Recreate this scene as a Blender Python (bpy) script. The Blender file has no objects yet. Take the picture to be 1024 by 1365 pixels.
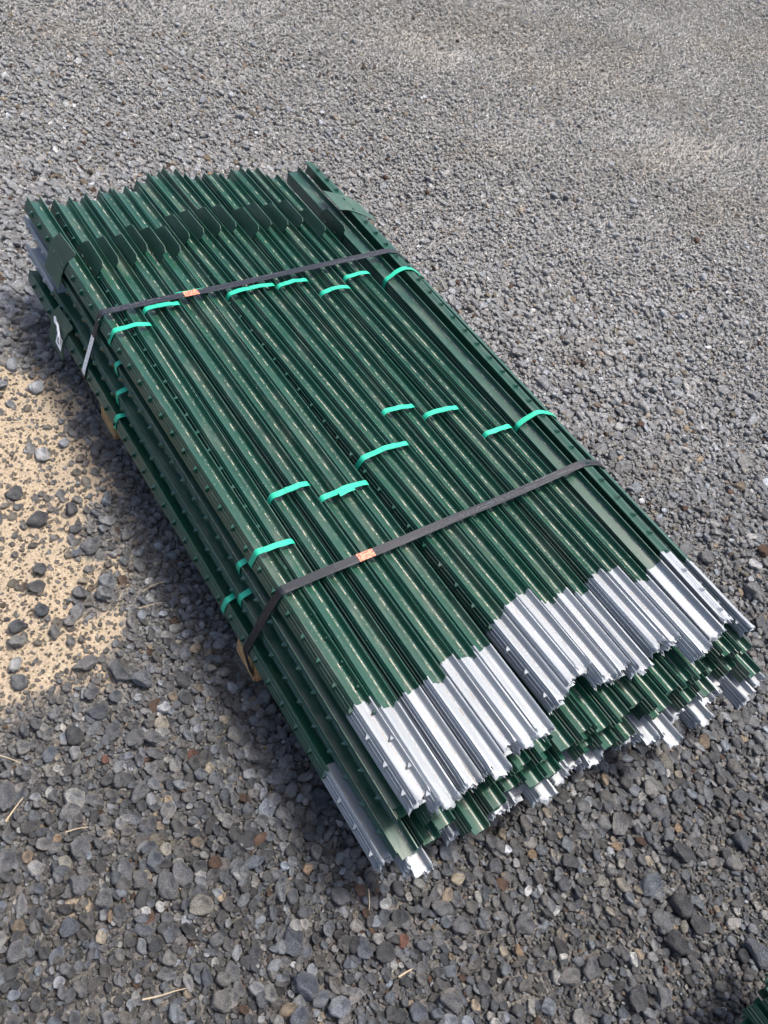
import bpy, bmesh, math, random
import numpy as np
from mathutils import Matrix, Vector

random.seed(7)
rng = np.random.default_rng(11)
S = bpy.context.scene
COL = S.collection
PI = math.pi

# ------------------------------------------------------------------ camera
GZ = 0.29                                   # height of the top stud line above the ground
CR = np.array([[0.81674224, 0.31752162, -0.48178018],
               [-0.53777883, 0.72149222, -0.43616844],
               [0.20910774, 0.61532837, 0.76002957]])
CC = np.array([-0.51441718, -1.91478591, 1.2831184 + GZ])
FPX = 1100.0                                # focal length in pixels of the 1024 x 1365 photograph
cd = bpy.data.cameras.new('camera')
cam = bpy.data.objects.new('camera', cd)
COL.objects.link(cam)
M = Matrix([list(r) for r in CR]).to_4x4()
M.translation = Vector(CC)
cam.matrix_world = M
cd.sensor_fit = 'VERTICAL'
cd.sensor_height = 36.0
cd.sensor_width = 27.0
cd.lens = FPX / 1365.0 * 36.0
cd.clip_start = 0.05
cd.clip_end = 2000
S.camera = cam

# ------------------------------------------------------------------ sky and sun
SUN_TO = Vector((1.0, -0.20, 2.55)).normalized()
el = math.asin(SUN_TO.z)
az = math.atan2(SUN_TO.x, SUN_TO.y)
W = bpy.data.worlds.new('World')
S.world = W
W.use_nodes = True
nt = W.node_tree
nt.nodes.clear()
sky = nt.nodes.new('ShaderNodeTexSky')
sky.sky_type = 'NISHITA'
sky.sun_disc = False
sky.sun_elevation = el
sky.sun_rotation = az
sky.air_density = 1.0
sky.dust_density = 5.0
bg = nt.nodes.new('ShaderNodeBackground')
bg.inputs['Strength'].default_value = 0.15
wo = nt.nodes.new('ShaderNodeOutputWorld')
nt.links.new(sky.outputs[0], bg.inputs[0])
nt.links.new(bg.outputs[0], wo.inputs[0])
sl = bpy.data.lights.new('sun', 'SUN')
sl.energy = 2.6
sl.angle = math.radians(8)
sl.color = (1.0, 0.965, 0.915)
so = bpy.data.objects.new('sun', sl)
COL.objects.link(so)
so.rotation_euler = SUN_TO.to_track_quat('Z', 'Y').to_euler()
so.location = (3, -1, 4)

S.view_settings.view_transform = 'Standard'
S.view_settings.look = 'None'
S.view_settings.gamma = 1
S.view_settings.exposure = 1.15
S.view_settings.use_curve_mapping = False
S.render.engine = 'CYCLES'
S.cycles.max_bounces = 8

# ------------------------------------------------------------------ helpers
def hit(u, v, z):
    """ground point under a photograph pixel, used only to read distances off the photograph"""
    d = CR @ np.array([(u - 512) / FPX, -(v - 682.5) / FPX, -1.0])
    return CC + d * ((z - CC[2]) / d[2])

def link(o, parent=None):
    COL.objects.link(o)
    if parent is not None:
        o.parent = parent
    return o

def tag(o, label=None, cat=None, group=None, kind=None):
    if label: o['label'] = label
    if cat: o['category'] = cat
    if group: o['group'] = group
    if kind: o['kind'] = kind
    return o

def empty(name, loc=(0, 0, 0), rot=(0, 0, 0)):
    o = bpy.data.objects.new(name, None)
    o.empty_display_size = 0.05
    o.location = loc
    o.rotation_euler = rot
    return link(o)

def mesh(name, verts, faces, mat=None, smooth=None):
    m = bpy.data.meshes.new(name)
    m.from_pydata([tuple(map(float, v)) for v in verts], [], faces)
    m.update()
    if mat: m.materials.append(mat)
    if smooth is not None:
        m.polygons.foreach_set('use_smooth', [True] * len(m.polygons))
        if smooth < 179:
            m.set_sharp_from_angle(angle=math.radians(smooth))
    return m

def recalc(m):
    bm = bmesh.new(); bm.from_mesh(m)
    bmesh.ops.recalc_face_normals(bm, faces=bm.faces)
    bm.to_mesh(m); bm.free()
    return m

ONES = ['', 'first', 'second', 'third', 'fourth', 'fifth', 'sixth', 'seventh', 'eighth', 'ninth', 'tenth', 'eleventh', 'twelfth', 'thirteenth', 'fourteenth', 'fifteenth', 'sixteenth', 'seventeenth', 'eighteenth', 'nineteenth']
TENS = {20: 'twent', 30: 'thirt', 40: 'fort', 50: 'fift'}
def ordinal(n):
    if n < 20: return ONES[n]
    t = TENS[n // 10 * 10]
    return t + 'ieth' if n % 10 == 0 else t + 'y-' + ONES[n % 10]

# ------------------------------------------------------------------ materials
class N:
    """a small node-tree builder"""
    def __init__(s, name):
        s.m = bpy.data.materials.new(name)
        s.m.use_nodes = True
        s.t = s.m.node_tree
        s.t.nodes.clear()
        s.out = s.t.nodes.new('ShaderNodeOutputMaterial')
        s.b = s.t.nodes.new('ShaderNodeBsdfPrincipled')
        s.t.links.new(s.b.outputs[0], s.out.inputs[0])
    def n(s, typ, ins=None, **kw):
        x = s.t.nodes.new(typ)
        for k, v in kw.items(): setattr(x, k, v)
        for k, v in (ins or {}).items(): s.set(x.inputs[k], v)
        return x
    def set(s, sock, v):
        if isinstance(v, bpy.types.NodeSocket): s.t.links.new(v, sock)
        else: sock.default_value = v
    def p(s, **kw):
        for k, v in kw.items(): s.set(s.b.inputs[k.replace('_', ' ')], v)
    def math(s, op, a, b=0.0, c=None, clamp=False):
        x = s.n('ShaderNodeMath', operation=op, use_clamp=clamp)
        s.set(x.inputs[0], a); s.set(x.inputs[1], b)
        if c is not None: s.set(x.inputs[2], c)
        return x.outputs[0]
    def ramp(s, v, a, b, lo=0.0, hi=1.0):
        x = s.n('ShaderNodeMapRange', {'Value': v, 'From Min': a, 'From Max': b, 'To Min': lo, 'To Max': hi}, interpolation_type='SMOOTHSTEP')
        return x.outputs[0]
    def mix(s, f, a, b, blend='MIX'):
        x = s.n('ShaderNodeMix', data_type='RGBA', blend_type=blend)
        s.set(x.inputs[0], f); s.set(x.inputs[6], a); s.set(x.inputs[7], b)
        return x.outputs[2]
    def noise(s, vec, scale, detail=3.0, rough=0.55):
        x = s.n('ShaderNodeTexNoise', {'Scale': scale, 'Detail': detail, 'Roughness': rough})
        if vec is not None: s.set(x.inputs['Vector'], vec)
        return x.outputs[0]
    def voro(s, vec, scale, feature='F1'):
        x = s.n('ShaderNodeTexVoronoi', {'Scale': scale}, feature=feature)
        if vec is not None: s.set(x.inputs['Vector'], vec)
        return x
    def bump(s, h, strength, dist):
        x = s.n('ShaderNodeBump', {'Height': h, 'Strength': strength, 'Distance': dist})
        s.t.links.new(x.outputs[0], s.b.inputs['Normal'])
        return x
    def coord(s, which='Object'):
        return s.n('ShaderNodeTexCoord').outputs[which]
    def vscale(s, v, sc):
        x = s.n('ShaderNodeVectorMath', operation='MULTIPLY')
        s.set(x.inputs[0], v); x.inputs[1].default_value = sc
        return x.outputs[0]
    def vadd(s, v, w):
        x = s.n('ShaderNodeVectorMath', operation='ADD')
        s.set(x.inputs[0], v); s.set(x.inputs[1], w)
        return x.outputs[0]

def c4(*c): return (c[0], c[1], c[2], 1.0)

def shifted(k):
    """object coordinates moved by a random amount for every object, so that copies differ"""
    oc = k.coord()
    rnd = k.n('ShaderNodeObjectInfo').outputs['Random']
    off = k.n('ShaderNodeCombineXYZ', {'X': k.math('MULTIPLY', rnd, 3.1), 'Y': k.math('MULTIPLY', rnd, 17.3), 'Z': k.math('MULTIPLY', rnd, 5.7)}).outputs[0]
    return oc, k.vadd(oc, off), rnd

def post_paint(name, base, base2, metallic, rough, dash_col, dash_amt, speck_col, speck_amt, grain):
    k = N(name)
    oc, sv, rnd = shifted(k)
    sep = k.n('ShaderNodeSeparateXYZ', {'Vector': oc})
    x, y, z = sep.outputs
    col = k.mix(k.ramp(k.noise(k.vscale(sv, (40, 4, 40)), 1.0, 3), 0.35, 0.7), c4(*base), c4(*base2))
    col = k.mix(k.math('MULTIPLY', k.math('ABSOLUTE', k.math('SUBTRACT', rnd, 0.5)), 0.5), col, c4(*[b * 0.7 for b in base]))
    # dust and bare scrapes caught in the inside corner: broken dashes along the bar
    wob = k.math('MULTIPLY', k.math('SUBTRACT', k.noise(k.vscale(sv, (0.001, 9, 0.001)), 1.0, 2), 0.5), 0.005)
    dx = k.math('ABSOLUTE', k.math('SUBTRACT', k.math('SUBTRACT', x, 0.0084), wob))
    line = k.ramp(dx, 0.0003, 0.0015, 1.0, 0.0)
    br = k.math('ADD', k.noise(k.vscale(sv, (0.001, 40, 0.001)), 1.0, 4, 0.7), k.math('MULTIPLY', k.math('SUBTRACT', k.noise(k.vscale(sv, (0.001, 5, 0.001)), 1.0, 2), 0.5), 0.55))
    dash = k.math('MULTIPLY', line, k.ramp(br, 0.46, 0.60))
    smear = k.math('MULTIPLY', k.ramp(dx, 0.0005, 0.0075, 1.0, 0.0), k.ramp(k.noise(k.vscale(sv, (300, 90, 300)), 1.0, 4, 0.75), 0.54, 0.66, 0.0, 0.30))
    dash = k.math('MAXIMUM', dash, smear)
    fine = k.noise(k.vscale(sv, (900, 260, 900)), 1.0, 2)
    dash = k.math('MULTIPLY', dash, k.ramp(fine, 0.34, 0.5))
    col = k.mix(k.math('MULTIPLY', dash, dash_amt), col, c4(*dash_col))
    # pale chips and dust specks
    v = k.voro(k.vscale(sv, (210, 120, 210)), 1.0)
    sp = k.math('MULTIPLY', k.ramp(v.outputs['Distance'], 0.10, 0.20, 1.0, 0.0), k.ramp(k.noise(k.vscale(sv, (60, 12, 60)), 1.0, 3), 0.5, 0.68))
    col = k.mix(k.math('MULTIPLY', sp, speck_amt), col, c4(*speck_col))
    film = k.ramp(k.noise(k.vscale(sv, (25, 7, 25)), 1.0, 4, 0.65), 0.46, 0.85, 0.0, 0.20)
    col = k.mix(film, col, c4(0.30, 0.27, 0.22))
    rg = k.math('ADD', rough, k.math('MULTIPLY', k.math('ADD', film, dash), 0.5))
    k.p(Base_Color=col, Roughness=rg, Metallic=metallic)
    k.b.inputs['Specular IOR Level'].default_value = 0.6 if metallic == 0 else 0.5
    g = k.noise(k.vscale(sv, (1, 0.5, 1)), 420, 3, 0.6)
    g2 = k.noise(k.vscale(sv, (1, 0.12, 1)), 90, 2, 0.5)
    k.bump(k.math('ADD', k.math('MULTIPLY', g, grain), g2), 0.55, 0.0006)
    return k.m

M_GREEN = post_paint('green_enamel', (0.0026, 0.033, 0.0190), (0.0050, 0.047, 0.0275), 0.0, 0.31, (0.48, 0.42, 0.33), 0.72, (0.35, 0.40, 0.33), 0.55, 0.25)
M_SILVER = post_paint('silver_paint', (0.205, 0.222, 0.238), (0.285, 0.302, 0.318), 0.25, 0.50, (0.30, 0.18, 0.10), 0.55, (0.28, 0.26, 0.25), 0.5, 1.6)

M_PLATE = post_paint('dusty_plate_enamel', (0.010, 0.046, 0.029), (0.022, 0.062, 0.042), 0.0, 0.50, (0.3, 0.27, 0.22), 0.0, (0.36, 0.38, 0.32), 0.8, 0.6)

def strap_mat(name, col, col2, rough, scuff, line_scale):
    k = N(name)
    oc, sv, rnd = shifted(k)
    a = k.noise(k.vscale(sv, (6, line_scale, 6)), 1.0, 3, 0.6)
    b = k.noise(k.vscale(sv, (1, 1, 1)), 160, 4, 0.7)
    s = k.math('MULTIPLY', k.ramp(a, 0.52, 0.68), k.ramp(b, 0.42, 0.6))
    c = k.mix(k.math('MULTIPLY', s, scuff), c4(*col), c4(*col2))
    k.p(Base_Color=c, Roughness=k.math('ADD', rough, k.math('MULTIPLY', s, 0.3)))
    k.b.inputs['Specular IOR Level'].default_value = 0.35
    k.bump(a, 0.5, 0.0005)
    return k.m
M_BLACK = strap_mat('black_strapping', (0.009, 0.010, 0.014), (0.15, 0.155, 0.17), 0.36, 0.45, 520)
M_TEAL = strap_mat('teal_strapping', (0.014, 0.33, 0.20), (0.07, 0.42, 0.285), 0.40, 0.5, 300)

def weld_mat():
    k = N('strap_weld_red')
    oc = k.coord()
    b = k.noise(k.vscale(oc, (260, 420, 100)), 1.0, 3, 0.7)
    c = k.mix(k.ramp(b, 0.40, 0.60), c4(0.20, 0.035, 0.02), c4(0.62, 0.23, 0.14))
    k.p(Base_Color=c, Roughness=0.6)
    k.bump(b, 0.8, 0.001)
    return k.m
M_WELD = weld_mat()

def wood_mat():
    k = N('pallet_timber')
    oc = k.coord()
    g = k.noise(k.vscale(oc, (3, 90, 90)), 1.0, 4, 0.6)
    c = k.mix(k.ramp(g, 0.3, 0.7), c4(0.30, 0.15, 0.055), c4(0.50, 0.30, 0.13))
    c = k.mix(k.ramp(k.noise(oc, 30, 4), 0.5, 0.8, 0, 0.6), c, c4(0.20, 0.15, 0.10))
    k.p(Base_Color=c, Roughness=0.75)
    k.bump(g, 0.5, 0.002)
    return k.m
M_WOOD = wood_mat()

def paper_mat(name, printed):
    k = N(name)
    oc = k.coord()
    c = c4(0.82, 0.81, 0.79)
    if printed:
        sep = k.n('ShaderNodeSeparateXYZ', {'Vector': oc})
        t = k.noise(k.vscale(oc, (700, 300, 700)), 1.0, 2)
        rows = k.math('SINE', k.math('MULTIPLY', sep.outputs[1], 1500))
        ink = k.math('MULTIPLY', k.ramp(t, 0.44, 0.52), k.ramp(rows, -0.2, 0.2))
        c = k.mix(k.math('MULTIPLY', ink, 0.8), c, c4(0.06, 0.06, 0.07))
    c = k.mix(k.ramp(k.noise(oc, 90, 4), 0.5, 0.8, 0, 0.5), c, c4(0.40, 0.37, 0.32))
    k.p(Base_Color=c, Roughness=0.7)
    return k.m
M_PAPER = paper_mat('tag_paper', False)
M_PRINT = paper_mat('printed_label', True)
kk = N('black_ink'); kk.p(Base_Color=c4(0.02, 0.02, 0.022), Roughness=0.6); M_INK = kk.m

def straw_mat():
    k = N('dry_straw')
    oc = k.coord()
    k.p(Base_Color=k.mix(k.noise(oc, 60, 3), c4(0.24, 0.18, 0.11), c4(0.38, 0.31, 0.21)), Roughness=0.7)
    return k.m
M_STRAW = straw_mat()

def rock_mat(name, tint_from):
    k = N(name)
    oc, sv, rnd = shifted(k)
    if tint_from == 'instance':
        a = k.n('ShaderNodeAttribute', attribute_type='INSTANCER', attribute_name='tint')
        tint = a.outputs['Color']
    else:
        tint = k.n('ShaderNodeObjectInfo').outputs['Color']
    n1 = k.noise(sv, 1.6, 4, 0.65)
    n2 = k.noise(sv, 9.0, 4, 0.75)
    n3 = k.voro(sv, 7.0).outputs['Distance']
    mod = k.math('ADD', k.ramp(n1, 0.25, 0.75, 0.72, 1.25), k.ramp(n2, 0.3, 0.75, -0.35, 0.42))
    c = k.n('ShaderNodeVectorMath', operation='SCALE', ins={0: tint, 'Scale': mod}).outputs[0]
    # pale mineral flecks, pits with dust in them
    c = k.mix(k.ramp(k.noise(sv, 26, 2, 0.7), 0.64, 0.72, 0.0, 0.35), c, c4(0.34, 0.33, 0.31))
    k.p(Base_Color=c, Roughness=0.85)
    k.b.inputs['Specular IOR Level'].default_value = 0.3
    pit = k.ramp(n3, 0.05, 0.3, 0.0, 1.0)
    k.bump(k.math('ADD', k.math('MULTIPLY', n2, 1.3), k.math('MULTIPLY', pit, 0.5)), 1.0, 0.20)
    return k.m
M_ROCK = rock_mat('crushed_lava_rock', 'instance')
M_STONE = rock_mat('lava_stone', 'object')

def ground_mat():
    k = N('grit_and_sand')
    oc = k.coord()
    at = k.n('ShaderNodeAttribute', attribute_type='GEOMETRY', attribute_name='soil')
    sep = k.n('ShaderNodeSeparateColor', {'Color': at.outputs['Color']})
    sand, dirt, far_pale = sep.outputs
    v1 = k.voro(oc, 150.0)
    v2 = k.voro(oc, 420.0)
    fine = k.noise(oc, 600, 3, 0.7)
    med = k.noise(oc, 28, 5, 0.65)
    grit = k.mix(k.n('ShaderNodeSeparateColor', {'Color': v1.outputs['Color']}).outputs[0], c4(0.030, 0.028, 0.026), c4(0.16, 0.150, 0.138))
    grit = k.mix(k.math('MULTIPLY', far_pale, 0.65), grit, k.mix(k.n('ShaderNodeSeparateColor', {'Color': v1.outputs['Color']}).outputs[1], c4(0.20, 0.197, 0.192), c4(0.46, 0.455, 0.445)))  # grit turns paler with the same position ramp
    sa = k.mix(k.n('ShaderNodeSeparateColor', {'Color': v2.outputs['Color']}).outputs[1], c4(0.30, 0.235, 0.16), c4(0.46, 0.375, 0.275))
    sa = k.mix(k.ramp(med, 0.35, 0.7, 0.0, 0.55), sa, c4(0.31, 0.25, 0.18))
    sa = k.mix(k.ramp(k.noise(oc, 190, 3, 0.7), 0.63, 0.7, 0, 0.7), sa, c4(0.15, 0.14, 0.13))
    di = k.mix(k.ramp(med, 0.35, 0.7), c4(0.24, 0.222, 0.195), c4(0.31, 0.29, 0.26))
    di = k.mix(k.ramp(fine, 0.5, 0.65, 0, 0.6), di, c4(0.27, 0.255, 0.235))
    edge = k.math('MULTIPLY', k.math('SUBTRACT', k.noise(oc, 45, 4, 0.7), 0.5), 0.7)
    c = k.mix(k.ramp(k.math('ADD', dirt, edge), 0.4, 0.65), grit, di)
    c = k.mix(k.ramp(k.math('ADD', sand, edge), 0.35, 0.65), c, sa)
    k.p(Base_Color=c, Roughness=0.95)
    k.b.inputs['Specular IOR Level'].default_value = 0.15
    h = k.math('ADD', k.math('MULTIPLY', v1.outputs['Distance'], -0.8), k.math('ADD', fine, k.math('MULTIPLY', med, 1.5)))
    k.bump(h, 0.8, 0.006)
    return k.m
M_GROUND = ground_mat()

# ------------------------------------------------------------------ ground
def vnoise(x, y, seed, n=14, f0=1.0, f1=3.0):
    r = np.random.default_rng(seed)
    out = np.zeros_like(x, dtype=float)
    for i in range(n):
        a = r.uniform(0, 2 * PI); f = r.uniform(f0, f1) * 2 * PI; ph = r.uniform(0, 2 * PI)
        out += np.sin((np.cos(a) * x + np.sin(a) * y) * f + ph)
    return out / math.sqrt(n / 2)

def poly_sd(x, y, P):
    """signed distance to a polygon, positive inside"""
    d = np.full(x.shape, 1e9); ins = np.zeros(x.shape, bool)
    n = len(P)
    for i in range(n):
        ax, ay = P[i]; bx, by = P[(i + 1) % n]
        ex, ey = bx - ax, by - ay
        t = np.clip(((x - ax) * ex + (y - ay) * ey) / (ex * ex + ey * ey + 1e-12), 0, 1)
        d = np.minimum(d, np.hypot(x - ax - t * ex, y - ay - t * ey))
        c = ((ay > y) != (by > y)) & (x < (bx - ax) * (y - ay) / (by - ay + 1e-12) + ax)
        ins ^= c
    return np.where(ins, d, -d)

SAND = [tuple(hit(u, v, 0)[:2]) for u, v in [(-260, 470), (0, 478), (70, 515), (120, 550), (150, 630), (140, 720), (148, 800), (112, 870), (55, 940), (0, 980), (-260, 1000)]]
SPOTS = [(hit(u, v, 0)[:2], r, a) for u, v, r, a in [(78, 1195, .05, .75), (150, 1105, .03, .5), (30, 560, .05, .7), (430, 1300, .05, .25), (700, 1300, .08, .2), (140, 1330, .07, .3), (800, 1190, .03, .15), (195, 900, .03, .4), (15, 440, .06, .55)]]
DIRT = [(hit(u, v, 0)[:2], a, b) for u, v, a, b in [(600, 45, .75, .35), (800, 90, .7, .28), (890, 200, .5, .2), (960, 285, .35, .14), (640, 205, .3, .1), (770, 470, .12, .07), (860, 620, .1, .06), (1010, 60, .6, .25), (60, 40, .3, .12)]]

def soil(x, y):
    x = np.asarray(x, float); y = np.asarray(y, float)
    sd = poly_sd(x, y, SAND) + 0.040 * vnoise(x, y, 3, 16, 1.5, 9)
    sand = np.clip(0.5 + sd / 0.17, 0, 1)
    for (c, r, a) in SPOTS:
        d = np.hypot(x - c[0], y - c[1]) + 0.018 * vnoise(x, y, 9, 12, 4, 12)
        sand = np.maximum(sand, a * np.clip(1.4 - d / r, 0, 1))
    dirt = np.zeros_like(x)
    for (c, a, b) in DIRT:
        d = np.hypot((x - c[0]) / a, (y - c[1]) / b) + 0.22 * vnoise(x, y, 21, 14, 0.8, 4)
        dirt = np.maximum(dirt, 0.60 * np.clip(1.35 - 0.8 * d, 0, 1))
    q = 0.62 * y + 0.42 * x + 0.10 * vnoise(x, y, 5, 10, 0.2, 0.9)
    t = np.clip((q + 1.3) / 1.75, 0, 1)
    far_pale = t * t * (3 - 2 * t)  # position ramp: ground and stones paler towards the far right
    return sand, dirt, far_pale

def gheight(x, y):
    s, d, _ = soil(x, y)
    h = 0.006 * vnoise(x, y, 31, 16, 0.3, 1.6) + 0.004 * vnoise(x, y, 32, 16, 2, 6)
    inpile = np.clip(1 - np.maximum(np.abs(x - 0.43) - 0.5, 0) / 0.2, 0, 1) * np.clip(1 - np.maximum(np.abs(y + 0.87) - 0.9, 0) / 0.2, 0, 1)
    return h * (1 - 0.6 * inpile) - 0.004 + 0.012 * np.clip(s * 1.4, 0, 1) + 0.006 * d

xs = np.concatenate([[-300, -80, -25, -9, -5, -3.2], np.arange(-2.4, 6.6, 0.03), [7.2, 9, 13, 30, 90, 300]])
ys = np.concatenate([[-300, -80, -25, -9, -5.5], np.arange(-4.4, 3.4, 0.03), [4.2, 6, 10, 30, 90, 300]])
GX, GY = np.meshgrid(xs, ys)
Z = gheight(GX, GY) * np.exp(-np.maximum(0, np.hypot(GX, GY) - 7) / 3)
nx, ny = len(xs), len(ys)
V = np.stack([GX.ravel(), GY.ravel(), Z.ravel()], 1)
idx = np.arange(nx * ny).reshape(ny, nx)
F = np.stack([idx[:-1, :-1].ravel(), idx[:-1, 1:].ravel(), idx[1:, 1:].ravel(), idx[1:, :-1].ravel()], 1)
gm = bpy.data.meshes.new('ground')
gm.vertices.add(len(V)); gm.vertices.foreach_set('co', V.ravel())
gm.loops.add(F.size); gm.loops.foreach_set('vertex_index', F.ravel())
gm.polygons.add(len(F)); gm.polygons.foreach_set('loop_start', np.arange(0, F.size, 4)); gm.polygons.foreach_set('loop_total', np.full(len(F), 4))
gm.update(); gm.validate()
gm.polygons.foreach_set('use_smooth', [True] * len(F))
at = gm.color_attributes.new('soil', 'FLOAT_COLOR', 'POINT')
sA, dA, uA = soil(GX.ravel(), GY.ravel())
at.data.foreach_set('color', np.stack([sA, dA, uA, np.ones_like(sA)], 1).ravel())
gm.materials.append(M_GROUND)
GROUND = link(bpy.data.objects.new('ground', gm))
tag(GROUND, 'grey lava gravel yard with patches of tan sand and dirt', 'ground', kind='structure')

# ------------------------------------------------------------------ rocks
def rock_mesh(name, seed, sub, mat):
    r = np.random.default_rng(seed)
    bm = bmesh.new()
    bmesh.ops.create_icosphere(bm, subdivisions=sub, radius=1.0)
    P = np.array([v.co[:] for v in bm.verts])
    for i in range(int(r.integers(12, 20))):
        n = r.normal(size=3); n /= np.linalg.norm(n)
        d = r.uniform(0.58, 0.92)
        P -= np.maximum(0, P @ n - d)[:, None] * n * 0.82
    D = np.zeros(len(P))
    for i in range(26):
        w = r.normal(size=3) * r.uniform(2, 7 if sub < 3 else 11)
        D += np.sin(P @ w + r.uniform(0, 6.28)) / (1 + np.linalg.norm(w) * 0.35)
    P *= (1 + 0.060 * D)[:, None]
    P += r.normal(0, 0.022, P.shape)
    P *= np.array([r.uniform(0.85, 1.45), r.uniform(0.78, 1.05), r.uniform(0.64, 0.95)])
    P /= np.abs(P).max(0).mean()
    for v, q in zip(bm.verts, P): v.co = q
    m = bpy.data.meshes.new(name)
    bm.to_mesh(m); bm.free()
    m.materials.append(mat)
    m.polygons.foreach_set('use_smooth', [True] * len(m.polygons))
    m.set_sharp_from_angle(angle=math.radians(60))
    return m

rocks_col = bpy.data.collections.new('rock_shapes')
NR = 18
for i in range(NR):
    o = bpy.data.objects.new('rock_shape_%02d' % i, rock_mesh('rock_shape', 100 + i, 2, M_ROCK))
    rocks_col.objects.link(o)
STONES = [rock_mesh('stone', 300 + i, 3, M_STONE) for i in range(14)]

def tints(x, y, n, far_pale, pale=0.035):
    v = np.exp(r2.normal(-1.66, 0.48, n))
    c = np.stack([v, v, v], 1)
    w = r2.uniform(-1, 1, n)[:, None]
    c *= 1 + w * np.array([0.10, 0.01, -0.10]) + np.array([-0.025, 0.0, 0.04])
    d = ((0.06 + 0.94 * far_pale) * r2.uniform(0.5, 1.15, n))[:, None].clip(0, 1)
    c = c * (1 - d) + d * (c * 0.95 + np.array([0.47, 0.474, 0.482]))  # lightens stone colour along the far-right ramp, varied per stone
    k = r2.uniform(size=n)
    q = k < pale
    c[q] = np.array([0.52, 0.45, 0.36]) * r2.uniform(0.5, 1.25, (q.sum(), 1)) * (1 + r2.uniform(-1, 1, (q.sum(), 1)) * np.array([0.06, -0.05, -0.16]))
    q = (k >= pale) & (k < pale + 0.013)
    c[q] = np.array([0.20, 0.125, 0.09]) * r2.uniform(0.6, 1.2, (q.sum(), 1))
    q = (k > 0.985)
    c[q] = np.array([0.55, 0.54, 0.51]) * r2.uniform(0.8, 1.2, (q.sum(), 1))
    return c

r2 = np.random.default_rng(5)
VIEW = [hit(u, v, 0)[:2] for u, v in [(-40, -60), (1064, -60), (1064, 1425), (-40, 1425)]]
def in_frame(x, y, m):
    return poly_sd(x, y, [tuple(q) for q in VIEW]) > -m

def jitter_grid(cell, x0, x1, y0, y1, jit=0.5):
    gx, gy = np.meshgrid(np.arange(x0, x1, cell), np.arange(y0, y1, cell))
    gx = gx + ((np.arange(gx.shape[0]) % 2) * cell * 0.5)[:, None]
    gx = gx.ravel() + r2.uniform(-jit, jit, gx.size) * cell
    gy = gy.ravel() + r2.uniform(-jit, jit, gy.size) * cell
    return gx, gy

def on_timber(x, y, m=0.0):
    b = np.zeros(x.shape, bool)
    for yy in (-0.50, -1.245):
        b |= (np.abs(y - yy) < 0.05 + m) & (x > -0.03 - m) & (x < 0.98 + m)
    b |= False
    return b

pts = []
def layer(cell, rmin, rmax, power, margin, keep_sand, keep_dirt, embed, lift, far_pale_scale=1.0, keep=1.0, warm=0.0):
    x, y = jitter_grid(cell, -2.4, 7.2, -3.8, 3.6)
    m = in_frame(x, y, margin)
    x, y = x[m], y[m]
    s, d, u = soil(x, y)
    k = r2.uniform(size=len(x)) < keep * (1 - np.clip(s * 1.15, 0, 1) * (1 - keep_sand)) * (1 - np.clip(d * 1.1, 0, 1) * (1 - keep_dirt))
    k &= ~on_timber(x, y, 0.004)
    x, y, s, d, u = x[k], y[k], s[k], d[k], u[k]
    n = len(x)
    r = rmin + (rmax - rmin) * r2.uniform(size=n) ** power
    # finer crushed rock towards the far right of the yard
    far = np.clip((x * 0.55 + 0.5 * y + 0.1) / 2.0, 0, 1)
    r = r * (1 - 0.48 * far) * (1 + 0.12 * vnoise(x, y, 77, 12, 0.4, 1.6)).clip(0.75, 1.25)
    z = gheight(x, y) + r * embed + r2.uniform(0, lift, n)
    z -= np.clip(s, 0, 1) * r * 0.45
    c = tints(x, y, n, u * far_pale_scale)
    c = c * (1 + far[:, None] * np.array([0.05, 0.0, -0.09]))
    w = (warm * r2.uniform(0, 1, n))[:, None]
    c = c * (1 - w) + w * (c * np.array([1.12, 0.98, 0.82]))
    w = (np.clip(s, 0, 1) * r2.uniform(0, 0.85, n) + np.clip(d, 0, 1) * r2.uniform(0.2, 0.8, n))[:, None].clip(0, 1)
    c = c * (1 - w) + w * np.where(s[:, None] > d[:, None], np.array([0.36, 0.30, 0.225]), np.array([0.46, 0.425, 0.375]))
    pts.append((x, y, z, r, c))
layer(0.0086, 0.0025, 0.0060, 1.3, 0.75, 0.22, 0.95, 0.25, 0.003, warm=0.25)
layer(0.0180, 0.0055, 0.0112, 1.4, 1.3, 0.16, 0.85, 0.35, 0.006, warm=0.1)
layer(0.0285, 0.0090, 0.0142, 1.3, 1.8, 0.13, 0.60, 0.40, 0.008, keep=0.60)
# sandy grit on the bare sand
x, y = jitter_grid(0.0075, -1.6, 1.2, -2.4, 1.2)
s, d, u = soil(x, y)
k = (r2.uniform(size=len(x)) < 0.55 * np.clip(s * 1.5 - 0.3, 0, 1)) & in_frame(x, y, 0.15)
x, y = x[k], y[k]; n = len(x)
r = 0.0012 + 0.0026 * r2.uniform(size=n) ** 2.5
c = np.array([0.41, 0.345, 0.26]) * np.exp(r2.normal(-0.1, 0.28, n))[:, None]
w = r2.uniform(size=n) < 0.22
c[w] = np.array([0.22, 0.21, 0.20]) * r2.uniform(0.6, 1.5, (w.sum(), 1))
pts.append((x, y, gheight(x, y) + r * 0.3, r, c))
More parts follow.
